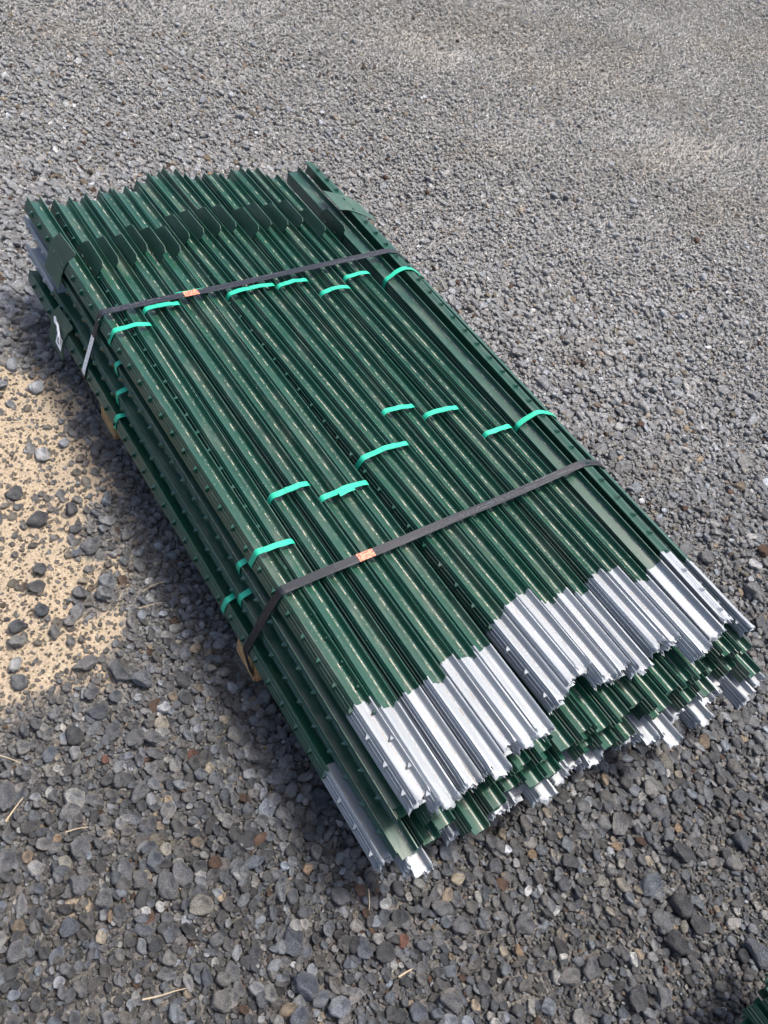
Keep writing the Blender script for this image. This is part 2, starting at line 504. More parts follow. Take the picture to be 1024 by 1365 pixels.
# larger stones: thrown one by one and kept apart
x, y = jitter_grid(0.062, -2.4, 7.2, -3.8, 3.6, 0.45)
m = in_frame(x, y, 1.8); x, y = x[m], y[m]
s, d, u = soil(x, y)
k = r2.uniform(size=len(x)) < (1 - np.clip(s, 0, 1) * 0.60) * (1 - np.clip(d, 0, 1) * 0.8) * 0.46
k &= ~on_timber(x, y, 0.02)
x, y, s, u = x[k], y[k], s[k], u[k]
r = 0.0118 + 0.0112 * r2.uniform(size=len(x)) ** 2.6
far = np.clip((x * 0.55 + 0.5 * y + 0.1) / 2.0, 0, 1)
r *= (1 - 0.55 * far)
z = gheight(x, y) + r * 0.5 + 0.004 - np.clip(s, 0, 1) * r * 0.25
big = [x, y, z, r, tints(x, y, len(x), u, 0.02)]

# stones that can be picked out in the photograph: pixel, width in pixels, colour
GREY, DARK, WHITE, CREAM, TAN, RED, PALE, BLUE = (0.25, .25, .258), (0.13, .13, .136), (.72, .71, .68), (.60, .52, .40), (.46, .33, .22), (.28, .14, .10), (.38, .37, .35), (0.19, .205, .235)
PICK = [(195, 1217, 17, WHITE), (213, 1209, 14, WHITE), (196, 1166, 13, CREAM), (149, 1222, 16, TAN), (135, 1249, 16, CREAM), (106, 1181, 27, GREY), (141, 1202, 25, GREY), (165, 1162, 26, GREY),
 (222, 1183, 32, GREY), (94, 1235, 24, BLUE), (107, 1130, 27, GREY), (243, 1162, 33, GREY), (31, 997, 20, PALE), (254, 1005, 16, RED), (279, 1023, 17, CREAM), (140, 1012, 12, RED), (77, 1118, 13, TAN),
 (515, 1204, 19, WHITE), (612, 1171, 20, CREAM), (411, 1156, 16, TAN), (537, 1256, 19, RED), (452, 1193, 25, GREY), (393, 1252, 32, BLUE), (485, 1267, 27, BLUE), (513, 1271, 26, DARK), (408, 1317, 36, BLUE),
 (617, 1232, 24, GREY), (591, 1210, 25, GREY), (606, 1336, 30, GREY), (359, 1326, 24, PALE), (400, 1354, 28, BLUE), (890, 1026, 15, WHITE), (844, 1279, 17, WHITE), (868, 1147, 15, CREAM), (889, 1186, 14, PALE),
 (983, 1146, 19, PALE), (907, 1102, 13, TAN), (825, 1127, 14, TAN), (711, 1138, 13, TAN), (692, 1266, 15, TAN), (672, 1267, 13, CREAM), (743, 1212, 13, WHITE), (1012, 1274, 32, BLUE), (909, 1205, 32, DARK),
 (934, 1230, 28, DARK), (699, 1232, 28, GREY), (905, 1257, 34, DARK), (994, 1118, 26, BLUE), (779, 1074, 22, GREY), (777, 1354, 24, PALE), (50, 692, 26, GREY), (54, 757, 19, GREY), (23, 857, 22, PALE), (23, 888, 20, WHITE),
 (56, 816, 19, BLUE), (74, 845, 17, PALE), (112, 772, 13, CREAM), (107, 790, 22, GREY), (93, 830, 18, PALE), (95, 677, 19, GREY), (101, 703, 18, GREY), (121, 698, 14, PALE), (20, 1265, 26, GREY), (8, 1060, 30, GREY),
 (8, 1150, 30, GREY), (181, 985, 26, GREY), (204, 983, 24, GREY), (130, 950, 26, BLUE), (245, 905, 24, DARK), (205, 1003, 22, GREY), (188, 1055, 26, GREY), (226, 1280, 20, PALE), (100, 985, 26, DARK), (330, 1120, 26, DARK),
 (440, 1080, 24, DARK), (380, 1085, 26, GREY), (560, 1350, 26, BLUE), (850, 1330, 28, DARK), (790, 1290, 24, GREY), (120, 925, 20, GREY), (655, 1120, 20, GREY), (760, 1150, 24, DARK), (875, 1080, 20, GREY)]
px, pz = [], []
pick = []
for (u, v, w, c) in PICK:
    h = hit(u, v, 0.012)
    dist = np.linalg.norm(h - CC)
    pick.append((h[0], h[1], 0.44 * w / FPX * dist, c))
PX = np.array([q[0] for q in pick]); PY = np.array([q[1] for q in pick]); PRr = np.array([q[2] for q in pick])
def clear_of_picks(x, y, r):
    d = np.hypot(x[:, None] - PX[None], y[:, None] - PY[None])
    return (d > (PRr[None] * 0.75 + r[:, None] * 0.75)).all(1)
k = clear_of_picks(big[0], big[1], big[3])
big = [q[k] for q in big]

# the stones that show largest are stones of their own, the rest joins the gravel
Q = (np.stack(big[:3], 1) - CC) @ CR
u_ = 512 + FPX * Q[:, 0] / -Q[:, 2]; v_ = 682.5 - FPX * Q[:, 1] / -Q[:, 2]
size = big[3] * 2 * FPX / -Q[:, 2]
under = (big[0] > -0.02) & (big[0] < 0.97) & (big[1] > -1.72) & (big[1] < 0.0)
size[(u_ < -8) | (u_ > 1032) | (v_ < -8) | (v_ > 1373) | under] = 0
order = np.argsort(-size)
solo = order[:300 - len(pick)]
rest = np.setdiff1d(np.arange(len(size)), solo)
def stone(x, y, z, r, c, i):
    o = bpy.data.objects.new('stone', STONES[i % len(STONES)])
    o.location = (x, y, z)
    o.rotation_euler = (r2.uniform(-0.5, 0.5), r2.uniform(-0.5, 0.5), r2.uniform(0, 6.28))
    o.scale = (r, r, r)
    o.color = (c[0], c[1], c[2], 1)
    link(o, GROUND)
for i, (x, y, r, c) in enumerate(pick):
    j = r2.uniform(0.85, 1.15)
    z = float(gheight(np.array([x]), np.array([y]))[0])
    stone(x, y, z + 0.006 + r * 0.45, r, [q * j for q in c], i)
for n_, i in enumerate(solo):
    stone(big[0][i], big[1][i], big[2][i], big[3][i], big[4][i], n_ + 3)
pts.append(tuple(q[rest] for q in big))

PXs = np.concatenate([p[0] for p in pts]); PYs = np.concatenate([p[1] for p in pts]); PZs = np.concatenate([p[2] for p in pts])
PRs = np.concatenate([p[3] for p in pts]); PTs = np.concatenate([p[4] for p in pts])
n = len(PXs)
gv = bpy.data.meshes.new('gravel')
gv.vertices.add(n)
gv.vertices.foreach_set('co', np.stack([PXs, PYs, PZs], 1).ravel())
a = gv.attributes.new('rot', 'FLOAT_VECTOR', 'POINT')
a.data.foreach_set('vector', np.stack([r2.uniform(-0.9, 0.9, n), r2.uniform(-0.9, 0.9, n), r2.uniform(0, 6.28, n)], 1).ravel())
a = gv.attributes.new('scl', 'FLOAT_VECTOR', 'POINT')
a.data.foreach_set('vector', (PRs[:, None] * r2.uniform(0.8, 1.2, (n, 3))).ravel())
a = gv.attributes.new('pick', 'INT', 'POINT')
a.data.foreach_set('value', r2.integers(0, NR, n))
a = gv.attributes.new('tint', 'FLOAT_COLOR', 'POINT')
a.data.foreach_set('color', np.concatenate([PTs, np.ones((n, 1))], 1).ravel())
GRAVEL = link(bpy.data.objects.new('gravel', gv), GROUND)
tag(GRAVEL, 'loose crushed dark lava gravel', kind='stuff')
ng = bpy.data.node_groups.new('scatter_gravel', 'GeometryNodeTree')
ng.interface.new_socket('Geometry', in_out='INPUT', socket_type='NodeSocketGeometry')
ng.interface.new_socket('Geometry', in_out='OUTPUT', socket_type='NodeSocketGeometry')
gi = ng.nodes.new('NodeGroupInput'); go = ng.nodes.new('NodeGroupOutput')
ci = ng.nodes.new('GeometryNodeCollectionInfo')
ci.inputs['Collection'].default_value = rocks_col
ci.inputs['Separate Children'].default_value = True
ci.inputs['Reset Children'].default_value = True
def named(nm, typ):
    q = ng.nodes.new('GeometryNodeInputNamedAttribute'); q.data_type = typ
    q.inputs['Name'].default_value = nm
    return q.outputs['Attribute']
iop = ng.nodes.new('GeometryNodeInstanceOnPoints')
iop.inputs['Pick Instance'].default_value = True
e2r = ng.nodes.new('FunctionNodeEulerToRotation')
ng.links.new(named('rot', 'FLOAT_VECTOR'), e2r.inputs[0])
ng.links.new(gi.outputs[0], iop.inputs['Points'])
ng.links.new(ci.outputs[0], iop.inputs['Instance'])
ng.links.new(named('pick', 'INT'), iop.inputs['Instance Index'])
ng.links.new(e2r.outputs[0], iop.inputs['Rotation'])
ng.links.new(named('scl', 'FLOAT_VECTOR'), iop.inputs['Scale'])
ng.links.new(iop.outputs[0], go.inputs[0])
md = GRAVEL.modifiers.new('scatter', 'NODES'); md.node_group = ng
print('gravel points', n, 'solo stones', len(solo) + len(pick))

# ------------------------------------------------------------------ fence posts
L = 1.73            # post length
TIP = 0.187         # painted tip
half = [(-0.1, 0), (-0.1, 3.2), (-1.2, 3.9), (-1.2, 5.0), (0, 5.8), (0, 11.4), (-0.5, 12.0), (-0.5, 12.8), (0, 13.4), (0, 17.2), (0.8, 18), (2.4, 18), (3.2, 17.2), (3.5, 12), (3.8, 7.4), (4.5, 5.2), (5.9, 3.7), (8.2, 2.9), (13, 2.4), (20, 2.0), (30, 1.7), (31, 1.0)]
SEC = half + [(x, -z) for x, z in reversed(half) if z > 0]
SEC = np.array(SEC) / 1000.0          # (x from the studded face into the stem, z across the flange)
CW = 0.0355                           # width of two posts locked together

def offset_section(P, d):
    a = np.roll(P, 1, 0); b = np.roll(P, -1, 0)
    t = b - a; t /= np.linalg.norm(t, axis=1)[:, None]
    nrm = np.stack([-t[:, 1], t[:, 0]], 1)
    area = 0.5 * np.sum(P[:, 0] * np.roll(P[:, 1], -1) - np.roll(P[:, 0], -1) * P[:, 1])
    if area > 0: nrm = -nrm
    return P + nrm * d

def prism(name, rings, mat, cap0, cap1, smooth=32):
    bm = bmesh.new()
    R = []
    for P, ysec in rings:
        yy = np.broadcast_to(ysec, (len(P),))
        R.append([bm.verts.new((P[i, 0], yy[i], P[i, 1])) for i in range(len(P))])
    k = len(R[0])
    for a, b in zip(R[:-1], R[1:]):
        for i in range(k):
            bm.faces.new((a[i], a[(i + 1) % k], b[(i + 1) % k], b[i]))
    caps = []
    if cap0: caps.append(bm.faces.new(R[0]))
    if cap1: caps.append(bm.faces.new(list(reversed(R[-1]))))
    bmesh.ops.recalc_face_normals(bm, faces=bm.faces)
    if caps: bmesh.ops.triangulate(bm, faces=caps)
    m = bpy.data.meshes.new(name)
    bm.to_mesh(m); bm.free()
    m.materials.append(mat)
    m.polygons.foreach_set('use_smooth', [True] * len(m.polygons))
    m.set_sharp_from_angle(angle=math.radians(smooth))
    return m

rp = np.random.default_rng(3)
BARS, TIPS = [], []
for i in range(5):
    j0 = rp.normal(0, 0.0007, len(SEC))
    bow = rp.uniform(-0.0022, 0.0022)
    rings = [(SEC, j0)]
    for t in (0.25, 0.5, 0.75):
        rings.append((SEC + np.array([bow * math.sin(t * PI), 0]), -t * (L - 0.006)))
    rings.append((SEC, -(L - 0.006)))
    BARS.append(prism('steel_bar', rings, M_GREEN, True, True))
for i in range(8):
    S1 = offset_section(SEC, 0.00035)
    n_ = len(SEC)
    b0 = -(L - TIP) + rp.normal(0, 0.0012, n_) + 0.0022 * np.sin(np.arange(n_) * 0.9 + i * 1.7)
    rough = offset_section(SEC, 0.0006)
    ph = rp.uniform(0, 6.28, 3)
    saw = rp.normal(0, 0.0028, n_) + 0.002 * np.sin(np.arange(n_) * 2.1 + ph[0])
    e0 = rough + rp.normal(0, 0.00035, rough.shape)
    e1 = offset_section(SEC, 0.0010) + rp.normal(0, 0.0007, rough.shape)
    e2 = offset_section(SEC, 0.0004) + rp.normal(0, 0.0010, rough.shape)
    TIPS.append(prism('painted_tip', [(S1, b0), (S1, -L + 0.03), (e0, -L + 0.011), (e1, -L + 0.004 + saw * 0.5), (e2, -L - 0.001 + saw)], M_SILVER, False, True, 40))

# a stud: a little wedge standing off the face
st = [(0.0004, -0.0045, -0.0078), (0.0004, -0.0045, 0.0078), (0.0004, 0.0068, 0.0064), (0.0004, 0.0068, -0.0064),
      (-0.0082, -0.0036, -0.0034), (-0.0082, -0.0036, 0.0034), (-0.0074, -0.0010, 0.0030), (-0.0074, -0.0010, -0.0030)]
sf = [(0, 1, 2, 3), (4, 7, 6, 5), (0, 4, 5, 1), (1, 5, 6, 2), (2, 6, 7, 3), (3, 7, 4, 0)]
STUD = recalc(mesh('stud', st, sf, M_GREEN))
STUD_S = recalc(mesh('stud', st, sf, M_SILVER))

def plate_mesh(o):
    bm = bmesh.new()
    f = [bm.verts.new((-0.0033, y, z)) for y, z in o]
    b = [bm.verts.new((-0.0008, y, z)) for y, z in o]
    k = len(o)
    bm.faces.new(f); bm.faces.new(list(reversed(b)))
    for i in range(k): bm.faces.new((f[i], f[(i + 1) % k], b[(i + 1) % k], b[i]))
    bmesh.ops.remove_doubles(bm, verts=bm.verts, dist=1e-5)
    bmesh.ops.recalc_face_normals(bm, faces=bm.faces)
    bmesh.ops.bevel(bm, geom=[e for e in bm.edges if e.calc_length() > 0.004], offset=0.0005, segments=1, affect='EDGES')
    m = bpy.data.meshes.new('anchor_plate'); bm.to_mesh(m); bm.free()
    m.materials.append(M_PLATE)
    return m
PLATE_FULL = plate_mesh([(-0.176, -0.064), (-0.176, -0.010), (-0.182, 0.022), (-0.204, 0.050), (-0.296, 0.056), (-0.298, 0.050), (-0.276, 0.022), (-0.264, -0.010), (-0.264, -0.032), (-0.272, -0.064)])
PLATE_CUT = plate_mesh([(-0.170, -0.014), (-0.174, 0.012), (-0.202, 0.040), (-0.208, 0.043), (-0.292, 0.043), (-0.300, 0.036), (-0.287, -0.014)])
bm = bmesh.new()
bmesh.ops.create_cone(bm, cap_ends=True, segments=10, radius1=0.0050, radius2=0.0034, depth=0.003, matrix=Matrix.Translation((0, 0, 0)))
for v in bm.verts: v.co = (-v.co.z, v.co.x * 1.5, v.co.y * 0.8)
bmesh.ops.recalc_face_normals(bm, faces=bm.faces)
RIVET = bpy.data.meshes.new('rivet'); bm.to_mesh(RIVET); bm.free(); RIVET.materials.append(M_GREEN)

nb = [0]
POSTS = []
def post(x, y, z, t, yaw, flip, label, group, studs=False, plate=None, stud_range=None, pdy=0.0):
    """x, y, z: middle of the studded face at the spade end. t: lean of the flange; flip: spade end towards the viewer; all angles in radians"""
    o = empty('fence_post', (x, y, z), (0, (PI - t) if flip else t, (PI if flip else 0) + yaw))
    tag(o, label, 'fence post', group)
    i = nb[0]; nb[0] += 1
    link(bpy.data.objects.new('steel_bar', BARS[(i * 3) % len(BARS)]), o)
    link(bpy.data.objects.new('painted_tip', TIPS[(i * 5) % len(TIPS)]), o)
    if plate:
        p = link(bpy.data.objects.new('anchor_plate', plate), o)
        p.location.y = pdy
        for yy in (-0.203, -0.254):
            rv = link(bpy.data.objects.new('rivet', RIVET), p)
            rv.location = (-0.0040, yy, -0.003)
    if studs:
        a, b = stud_range or (0.02, L - 0.012)
        for q in np.arange(0.046, L - 0.01, 0.0535):
            if q < a or q > b: continue
            if plate and 0.172 < q < 0.305: continue
            s = link(bpy.data.objects.new('stud', STUD_S if q > L - TIP + 0.002 else STUD), o)
            s.location = (0, -q, 0)
    POSTS.append(o)
    return o

def pair(xf, xn, yf, z, t, du, flip, labA, labB, group, studs=False, plA=None, plB=None, dyB=0.0, pdyA=0.0, pdyB=0.0):
    """two posts locked stem over stem. xf: across-position of the left studded face at the far end, xn: at the near end"""
    yaw = math.atan2(xn - xf, 1.55)
    v = Vector((math.cos(t), 0, -math.sin(t))); u = Vector((math.sin(t), 0, math.cos(t)))
    y0 = yf - L if flip else yf
    xa = xf + (L * math.sin(yaw) if flip else 0)
    A = post(xa, y0, z, t, yaw, flip, labA, group, studs, plA, pdy=pdyA)
    pb = Vector((xa, y0 + dyB, z)) + v * CW + u * du
    B = post(pb.x, pb.y, pb.z, t + PI, yaw, flip, labB, group, False, plB, pdy=pdyB)
    return A, B

D = math.radians
# ---- top layer, read off the photograph: far x, near x, far end y, paint edge y
TOP = [(.006, .019, .027, -1.518), (.064, .056, .018, -1.550), (.103, .109, .014, -1.545), (.146, .162, .024, -1.548), (.186, .202, .030, -1.533), (.222, .240, -.005, -1.507),
       (.257, .278, .020, -1.517), (.298, .349, .031, -1.483), (.338, .390, .038, -1.455), (.388, .427, .059, -1.442), (.434, .464, .045, -1.506), (.488, .504, .054, -1.529),
       (.533, .548, .046, -1.540), (.572, .605, .046, -1.516), (.622, .648, .019, -1.501), (.660, .690, .005, -1.575)]
FIRST = {0, 2, 4, 7, 10, 12, 14}
BUND = [[] for _ in range(8)]
bi = -1
TG = 'top layer of silver tipped posts'
for i, (xf, xn, yf, yp) in enumerate(TOP):
    if i in FIRST: bi += 1
    y0 = 0.5 * yf + 0.5 * (yp + L - TIP)
    t = D(18 + rp.normal(0, 1.2))
    k = i + 1
    labA = ('leftmost green steel post of the top layer, its studded face turned outward' if i == 0 else
            'green steel post tucked under the %s ridge from the left in the top layer' % ordinal(k))
    labB = 'silver tipped green steel post forming the %s ridge from the left in the top layer' % ordinal(k)
    A, B = pair(xf - 0.013, xn - 0.013, y0, GZ + rp.normal(0, 0.001), t, 0.0045 if i in FIRST else 0.0075, False, labA, labB, TG,
                studs=(i in (0, 1, 7)), plA=PLATE_FULL if i == 0 else PLATE_CUT, plB=PLATE_CUT, dyB=rp.normal(0, 0.005) if i not in (0,) else 0.004,
                pdyA=0 if i == 0 else rp.normal(-0.004, 0.012), pdyB=rp.normal(-0.022, 0.012))
    BUND[bi] += [A, B]
# ---- the odd bundle along the right side
A, B = pair(.731, .736, 0.0, GZ - 0.012, D(-2), 0.013, False, 'green steel post beside the broad flat facet near the right side of the top layer',
            'silver tipped post with a broad flat facet, left of the upright studded row', TG, plA=PLATE_CUT, pdyA=-0.02)
BUND[7] += [A, B]
yawR = math.atan2(-0.012, 1.55)
R_ = post(.808, 0.012, GZ + 0.021, D(-72) + PI, yawR, False, 'post with its row of studs standing upright along the right of the top layer', TG, studs=True, plate=PLATE_FULL)
BUND[7].append(R_)
Q_ = post(.834, -0.02, GZ - 0.018, D(6), math.atan2(0.012, 1.55), False, 'rightmost silver tipped post of the top layer, smooth facet facing the sky', TG, studs=True)
BUND[7].append(Q_)

# ---- the three layers below
LAYERS = {}
def lower(name, z, t, t1, x0, x1, flip, yf, skew, words, group):
    x = x0; k = 0; out = []
    while x < x1:
        lab = lambda s: 'green steel fence post, %s from the left in the %s' % (ordinal(s), words)
        t_ = D((t if k == 0 else t1) + rp.normal(0, 1.5))
        A, B = pair(x, x + rp.normal(0.004, 0.002) + 0.055 * max(x, 0), yf + skew * max(x, 0) + (rp.normal(0, 0.013) if k or flip else -0.040), z + rp.normal(0, 0.0012), t_, 0.006, flip, lab(2 * k + 1), lab(2 * k + 2), group,
                    studs=(k == 0), plA=PLATE_FULL if (k == 0 and not flip) else None, dyB=rp.normal(0, 0.011))
        if k == 0 and not flip: A.scale.y = B.scale.y = 0.967
        out.append((A, B))
        x += 0.0405 + abs(rp.normal(0, 0.0015)) + (0.003 if k % 2 else 0); k += 1
    LAYERS[name] = out
lower('second', GZ - 0.057, -9, 17, -0.011, 0.805, True, 0.016, -0.075, 'second layer from the top', 'second layer of posts')
lower('third', GZ - 0.107, -7, 16, -0.026, 0.835, True, -0.010, -0.070, 'third layer from the top', 'third layer of posts')
lower('bottom', GZ - 0.146, 12, 12, -0.046, 0.850, False, -0.022, -0.085, 'bottom layer of the stack', 'bottom layer of posts')

# ------------------------------------------------------------------ straps
bpy.context.view_layer.update()
def section_at(o, y):
    """outline of one post where it crosses the plane at this y"""
    Mw = o.matrix_world
    ax = Mw.to_3x3() @ Vector((0, 1, 0))
    out = []
    for (px_, pz_) in SEC:
        p0 = Mw @ Vector((px_, 0, pz_))
        s = (y - p0.y) / ax.y
        q = p0 + ax * s
        out.append((q.x, q.z))
    return out
def hull(P):
    P = sorted(set((round(a, 6), round(b, 6)) for a, b in P))
    def half_(pts_):
        h = []
        for p in pts_:
            while len(h) > 1 and (h[-1][0] - h[-2][0]) * (p[1] - h[-2][1]) - (h[-1][1] - h[-2][1]) * (p[0] - h[-2][0]) <= 0: h.pop()
            h.append(p)
        return h
    a = half_(P); b = half_(P[::-1])
    return np.array(a[:-1] + b[:-1])          # counter-clockwise
def resample(P, step):
    out = []
    for i in range(len(P)):
        a, b = P[i], P[(i + 1) % len(P)]
        k = max(1, int(np.linalg.norm(b - a) / step))
        for j in range(k): out.append(a + (b - a) * j / k)
    return np.array(out)
def band(name, H, y, width, thick, mat, gap=0.0012, wob=0.0008, slant=0.0, seed=0, bulge=0.0):
    """a flat strap round a hull lying in the plane at this y"""
    r = np.random.default_rng(seed)
    P = resample(H, 0.004)
    # relax the corners a little so that the strap bends rather than folds
    for _ in range(2): P = 0.25 * np.roll(P, 1, 0) + 0.5 * P + 0.25 * np.roll(P, -1, 0)
    t = np.roll(P, -1, 0) - np.roll(P, 1, 0); t /= np.linalg.norm(t, axis=1)[:, None] + 1e-9
    nrm = np.stack([t[:, 1], -t[:, 0]], 1)
    top = np.clip(nrm[:, 1], 0, 1) ** 2
    xm, xw = P[:, 0].mean(), np.ptp(P[:, 0]) / 2 + 1e-6
    P = P + nrm * (gap + bulge * top[:, None] * (1 - ((P[:, 0] - xm) / xw) ** 2).clip(0, 1)[:, None])
    s = np.linspace(0, 2 * PI, len(P), endpoint=False)
    yy = y + wob * np.sin(3 * s + r.uniform(0, 6)) + wob * 0.6 * np.sin(7 * s + r.uniform(0, 6)) + slant * (P[:, 0] - xm)
    tw = 0.0006 * np.sin(5 * s + r.uniform(0, 6))
    V = []
    for i in range(len(P)):
        for (dy, dn) in ((-width / 2, 0), (width / 2, 0), (width / 2, thick), (-width / 2, thick)):
            q = P[i] + nrm[i] * (dn + (tw[i] if dy > 0 else 0))
            V.append((q[0], yy[i] + dy, q[1]))
    F = []
    k = len(P)
    for i in range(k):
        j = (i + 1) % k
        for e in range(4): F.append((4 * i + e, 4 * i + (e + 1) % 4, 4 * j + (e + 1) % 4, 4 * j + e))
    m = recalc(mesh(name, V, F, mat, 50))
    return m, P, nrm, yy
def small_patch(name, P, nrm, yy, x0, x1, width, thick, lift, mat, parent, dy0=0.0, skew=0.0):
    """a short piece lying on a strap between two across-positions on its upper run"""
    sel = [i for i in range(len(P)) if (x0 <= P[i, 0] <= x1 and nrm[i, 1] > 0.3)]
    sel.sort(key=lambda i: P[i, 0])
    V = []
    seq = []
    for i in sel: seq.append((P[i], nrm[i], yy[i] + dy0 + skew * (P[i, 0] - x0)))
    for (p, n_, y_) in seq:
        for (dy, dn) in ((-width / 2, lift), (width / 2, lift), (width / 2, lift + thick), (-width / 2, lift + thick)):
            q = p + n_ * dn; V.append((q[0], y_ + dy, q[1]))
    F = []
    k = len(seq)
    for i in range(k - 1):
        for e in range(4): F.append((4 * i + e, 4 * i + (e + 1) % 4, 4 * i + 4 + (e + 1) % 4, 4 * i + 4 + e))
    F += [(0, 1, 2, 3), (4 * k - 1, 4 * k - 2, 4 * k - 3, 4 * k - 4)]
    o = link(bpy.data.objects.new(name, recalc(mesh(name, V, F, mat))), parent)
    return o

TEALS = [('far', [(0, -.509), (1, -.463), (2, -.4375), (3, -.467), (4, -.475), (5, -.532), (6, -.497), (7, -.523)]),
         ('near', [(0, -1.173), (1, -1.063), (2, -1.106), (3, -1.046), (4, -.951), (5, -.995), (6, -1.096), (7, -1.094)])]
for where, lst in TEALS:
    for (b, y) in lst:
        pts_ = sum([section_at(o, y) for o in BUND[b]], [])
        m, P, nn, yy = band('bundle_strap', hull(pts_), y, 0.0125, 0.0007, M_TEAL, seed=b + (20 if where == 'far' else 0), slant=rp.normal(0, 0.05), bulge=0.003)
        o = link(bpy.data.objects.new('bundle_strap', m))
        tag(o, 'teal plastic strap round the %s bundle from the left, nearer the %s' % (ordinal(b + 1), 'anchor plates' if where == 'far' else 'silver tips'), 'strap', 'teal bundle straps')
        if b in (1, 3, 4, 5) or (b in (0, 2) and where == 'near'):
            xm = P[:, 0].min() + np.ptp(P[:, 0]) * (0.62 if b % 2 else 0.45)
            if b == 2:
                small_patch('loose_strap_end', P, nn, yy, xm - 0.012, xm + 0.030, 0.0120, 0.0006, 0.0022, M_TEAL, o, -0.009, 0.05)
            else:
                small_patch('strap_overlap', P, nn, yy, xm - 0.022, xm + 0.020, 0.0118, 0.0006, 0.0009, M_TEAL, o, rp.normal(0, 0.0006), rp.normal(0, 0.02))
for nm, words, ys_ in (('second', 'second layer', (-.555, -1.150)), ('third', 'third layer', (-.590, -1.185)), ('bottom', 'bottom layer', (-.625, -1.160))):
    for q, y in enumerate(ys_):
        ps = [o for pr in LAYERS[nm][:2] for o in pr]
        m, P, nn, yy = band('bundle_strap', hull(sum([section_at(o, y) for o in ps], [])), y, 0.0125, 0.0007, M_TEAL, seed=40 + q, slant=rp.normal(0, 0.05))
        tag(link(bpy.data.objects.new('bundle_strap', m)), 'teal plastic strap on the left side of the %s, nearer the %s' % (words, ('far end', 'near end')[q]), 'strap', 'teal bundle straps')

# timbers under the stack
TIMB = []
for y, w in ((-0.50, 'far'), (-1.245, 'near')):
    bm = bmesh.new()
    bmesh.ops.create_cube(bm, size=1.0)
    for v in bm.verts: v.co = (v.co.x * 0.97, v.co.y * 0.088, v.co.z * 0.118)
    bmesh.ops.bevel(bm, geom=bm.edges[:], offset=0.004, segments=2, affect='EDGES')
    for v in bm.verts: v.co.y += rp.normal(0, 0.0008); v.co.x += rp.normal(0, 0.001)
    m = bpy.data.meshes.new('timber_bearer'); bm.to_mesh(m); bm.free(); m.materials.append(M_WOOD)
    o = link(bpy.data.objects.new('timber_bearer', m))
    o.location = (0.462, y, 0.0595)
    o.rotation_euler = (0, 0, D(0.6 if w == 'far' else -0.8))
    tag(o, 'orange brown timber bearer under the stack below the %s black strap' % ('farther' if w == 'far' else 'nearer'), 'timber', 'timber bearers')
    TIMB.append(o)

for y, yt, w, (wx0, wx1) in ((-.444, -.50, 'farther', (.199, .236)), (-1.266, -1.245, 'nearer', (.172, .215))):
    allp = sum([section_at(o, y) for o in POSTS if o not in BUND[7] or True], [])
    allp += [(-0.018, 0.004), (0.945, 0.004)]
    m, P, nn, yy = band('pallet_strap', hull(allp), y, 0.0185, 0.0009, M_BLACK, gap=0.0022, wob=0.0012, seed=int(-y * 50))
    o = link(bpy.data.objects.new('pallet_strap', m))
    tag(o, 'black plastic strap across the whole stack, the one %s' % ('by the anchor plates' if w == 'farther' else 'closer to the silver tips'), 'strap', 'black stack straps')
    small_patch('weld_joint', P, nn, yy, wx0, wx1, 0.0180, 0.0011, 0.0009, M_WELD, o)
    small_patch('strap_end', P, nn, yy, wx0 - 0.05, wx1 + 0.012, 0.0176, 0.0006, 0.0005, M_BLACK, o)
    if w == 'farther':
        # printed label on the run down the left side
        sel = [i for i in range(len(P)) if nn[i, 0] < -0.75 and 0.135 < P[i, 1] < 0.245]
        sel.sort(key=lambda i: P[i, 1])
        V = []
        for i in sel:
            for (dy, dn) in ((-.0080, .0011), (.0080, .0011), (.0080, .0016), (-.0080, .0016)):
                q = P[i] + nn[i] * dn; V.append((q[0], yy[i] + dy, q[1]))
        F = []
        for i in range(len(sel) - 1):
            for e in range(4): F.append((4 * i + e, 4 * i + (e + 1) % 4, 4 * i + 4 + (e + 1) % 4, 4 * i + 4 + e))
        k = len(sel); F += [(0, 1, 2, 3), (4 * k - 1, 4 * k - 2, 4 * k - 3, 4 * k - 4)]
        link(bpy.data.objects.new('printed_label', recalc(mesh('printed_label', V, F, M_PRINT))), o)
        o_lab = o

# torn paper tag on the anchor plate of the lowest left post
A0 = LAYERS['bottom'][0][0]
def sheet(name, poly, x, th, mat, parent, bend=0.0):
    V = [(x - bend * abs(y + 0.235) * 3, y, z) for y, z in poly] + [(x - th - bend * abs(y + 0.235) * 3, y, z) for y, z in poly]
    k = len(poly)
    F = [tuple(range(k)), tuple(range(2 * k - 1, k - 1, -1))] + [(i, (i + 1) % k, k + (i + 1) % k, k + i) for i in range(k)]
    return link(bpy.data.objects.new(name, recalc(mesh(name, V, F, mat))), parent)
TAG = empty('paper_tag', A0.location, A0.rotation_euler)
tag(TAG, 'torn white paper tag hanging on the low anchor plate at the left', 'tag')
sheet('tag_sheet', [(-0.2162, -0.0422), (-0.2510, -0.0451), (-0.2524, -0.0103), (-0.2191, -0.0075)], -0.0050, 0.0006, M_PAPER, TAG)
sheet('torn_strip', [(-0.208, 0.030), (-0.214, 0.034), (-0.219, 0.022), (-0.228, 0.018), (-0.231, 0.008), (-0.246, 0.000), (-0.251, -0.016), (-0.262, -0.024), (-0.256, -0.032), (-0.242, -0.022), (-0.236, -0.008), (-0.224, -0.002), (-0.222, 0.010), (-0.211, 0.016)], -0.0064, 0.0006, M_PAPER, TAG, 0.10)
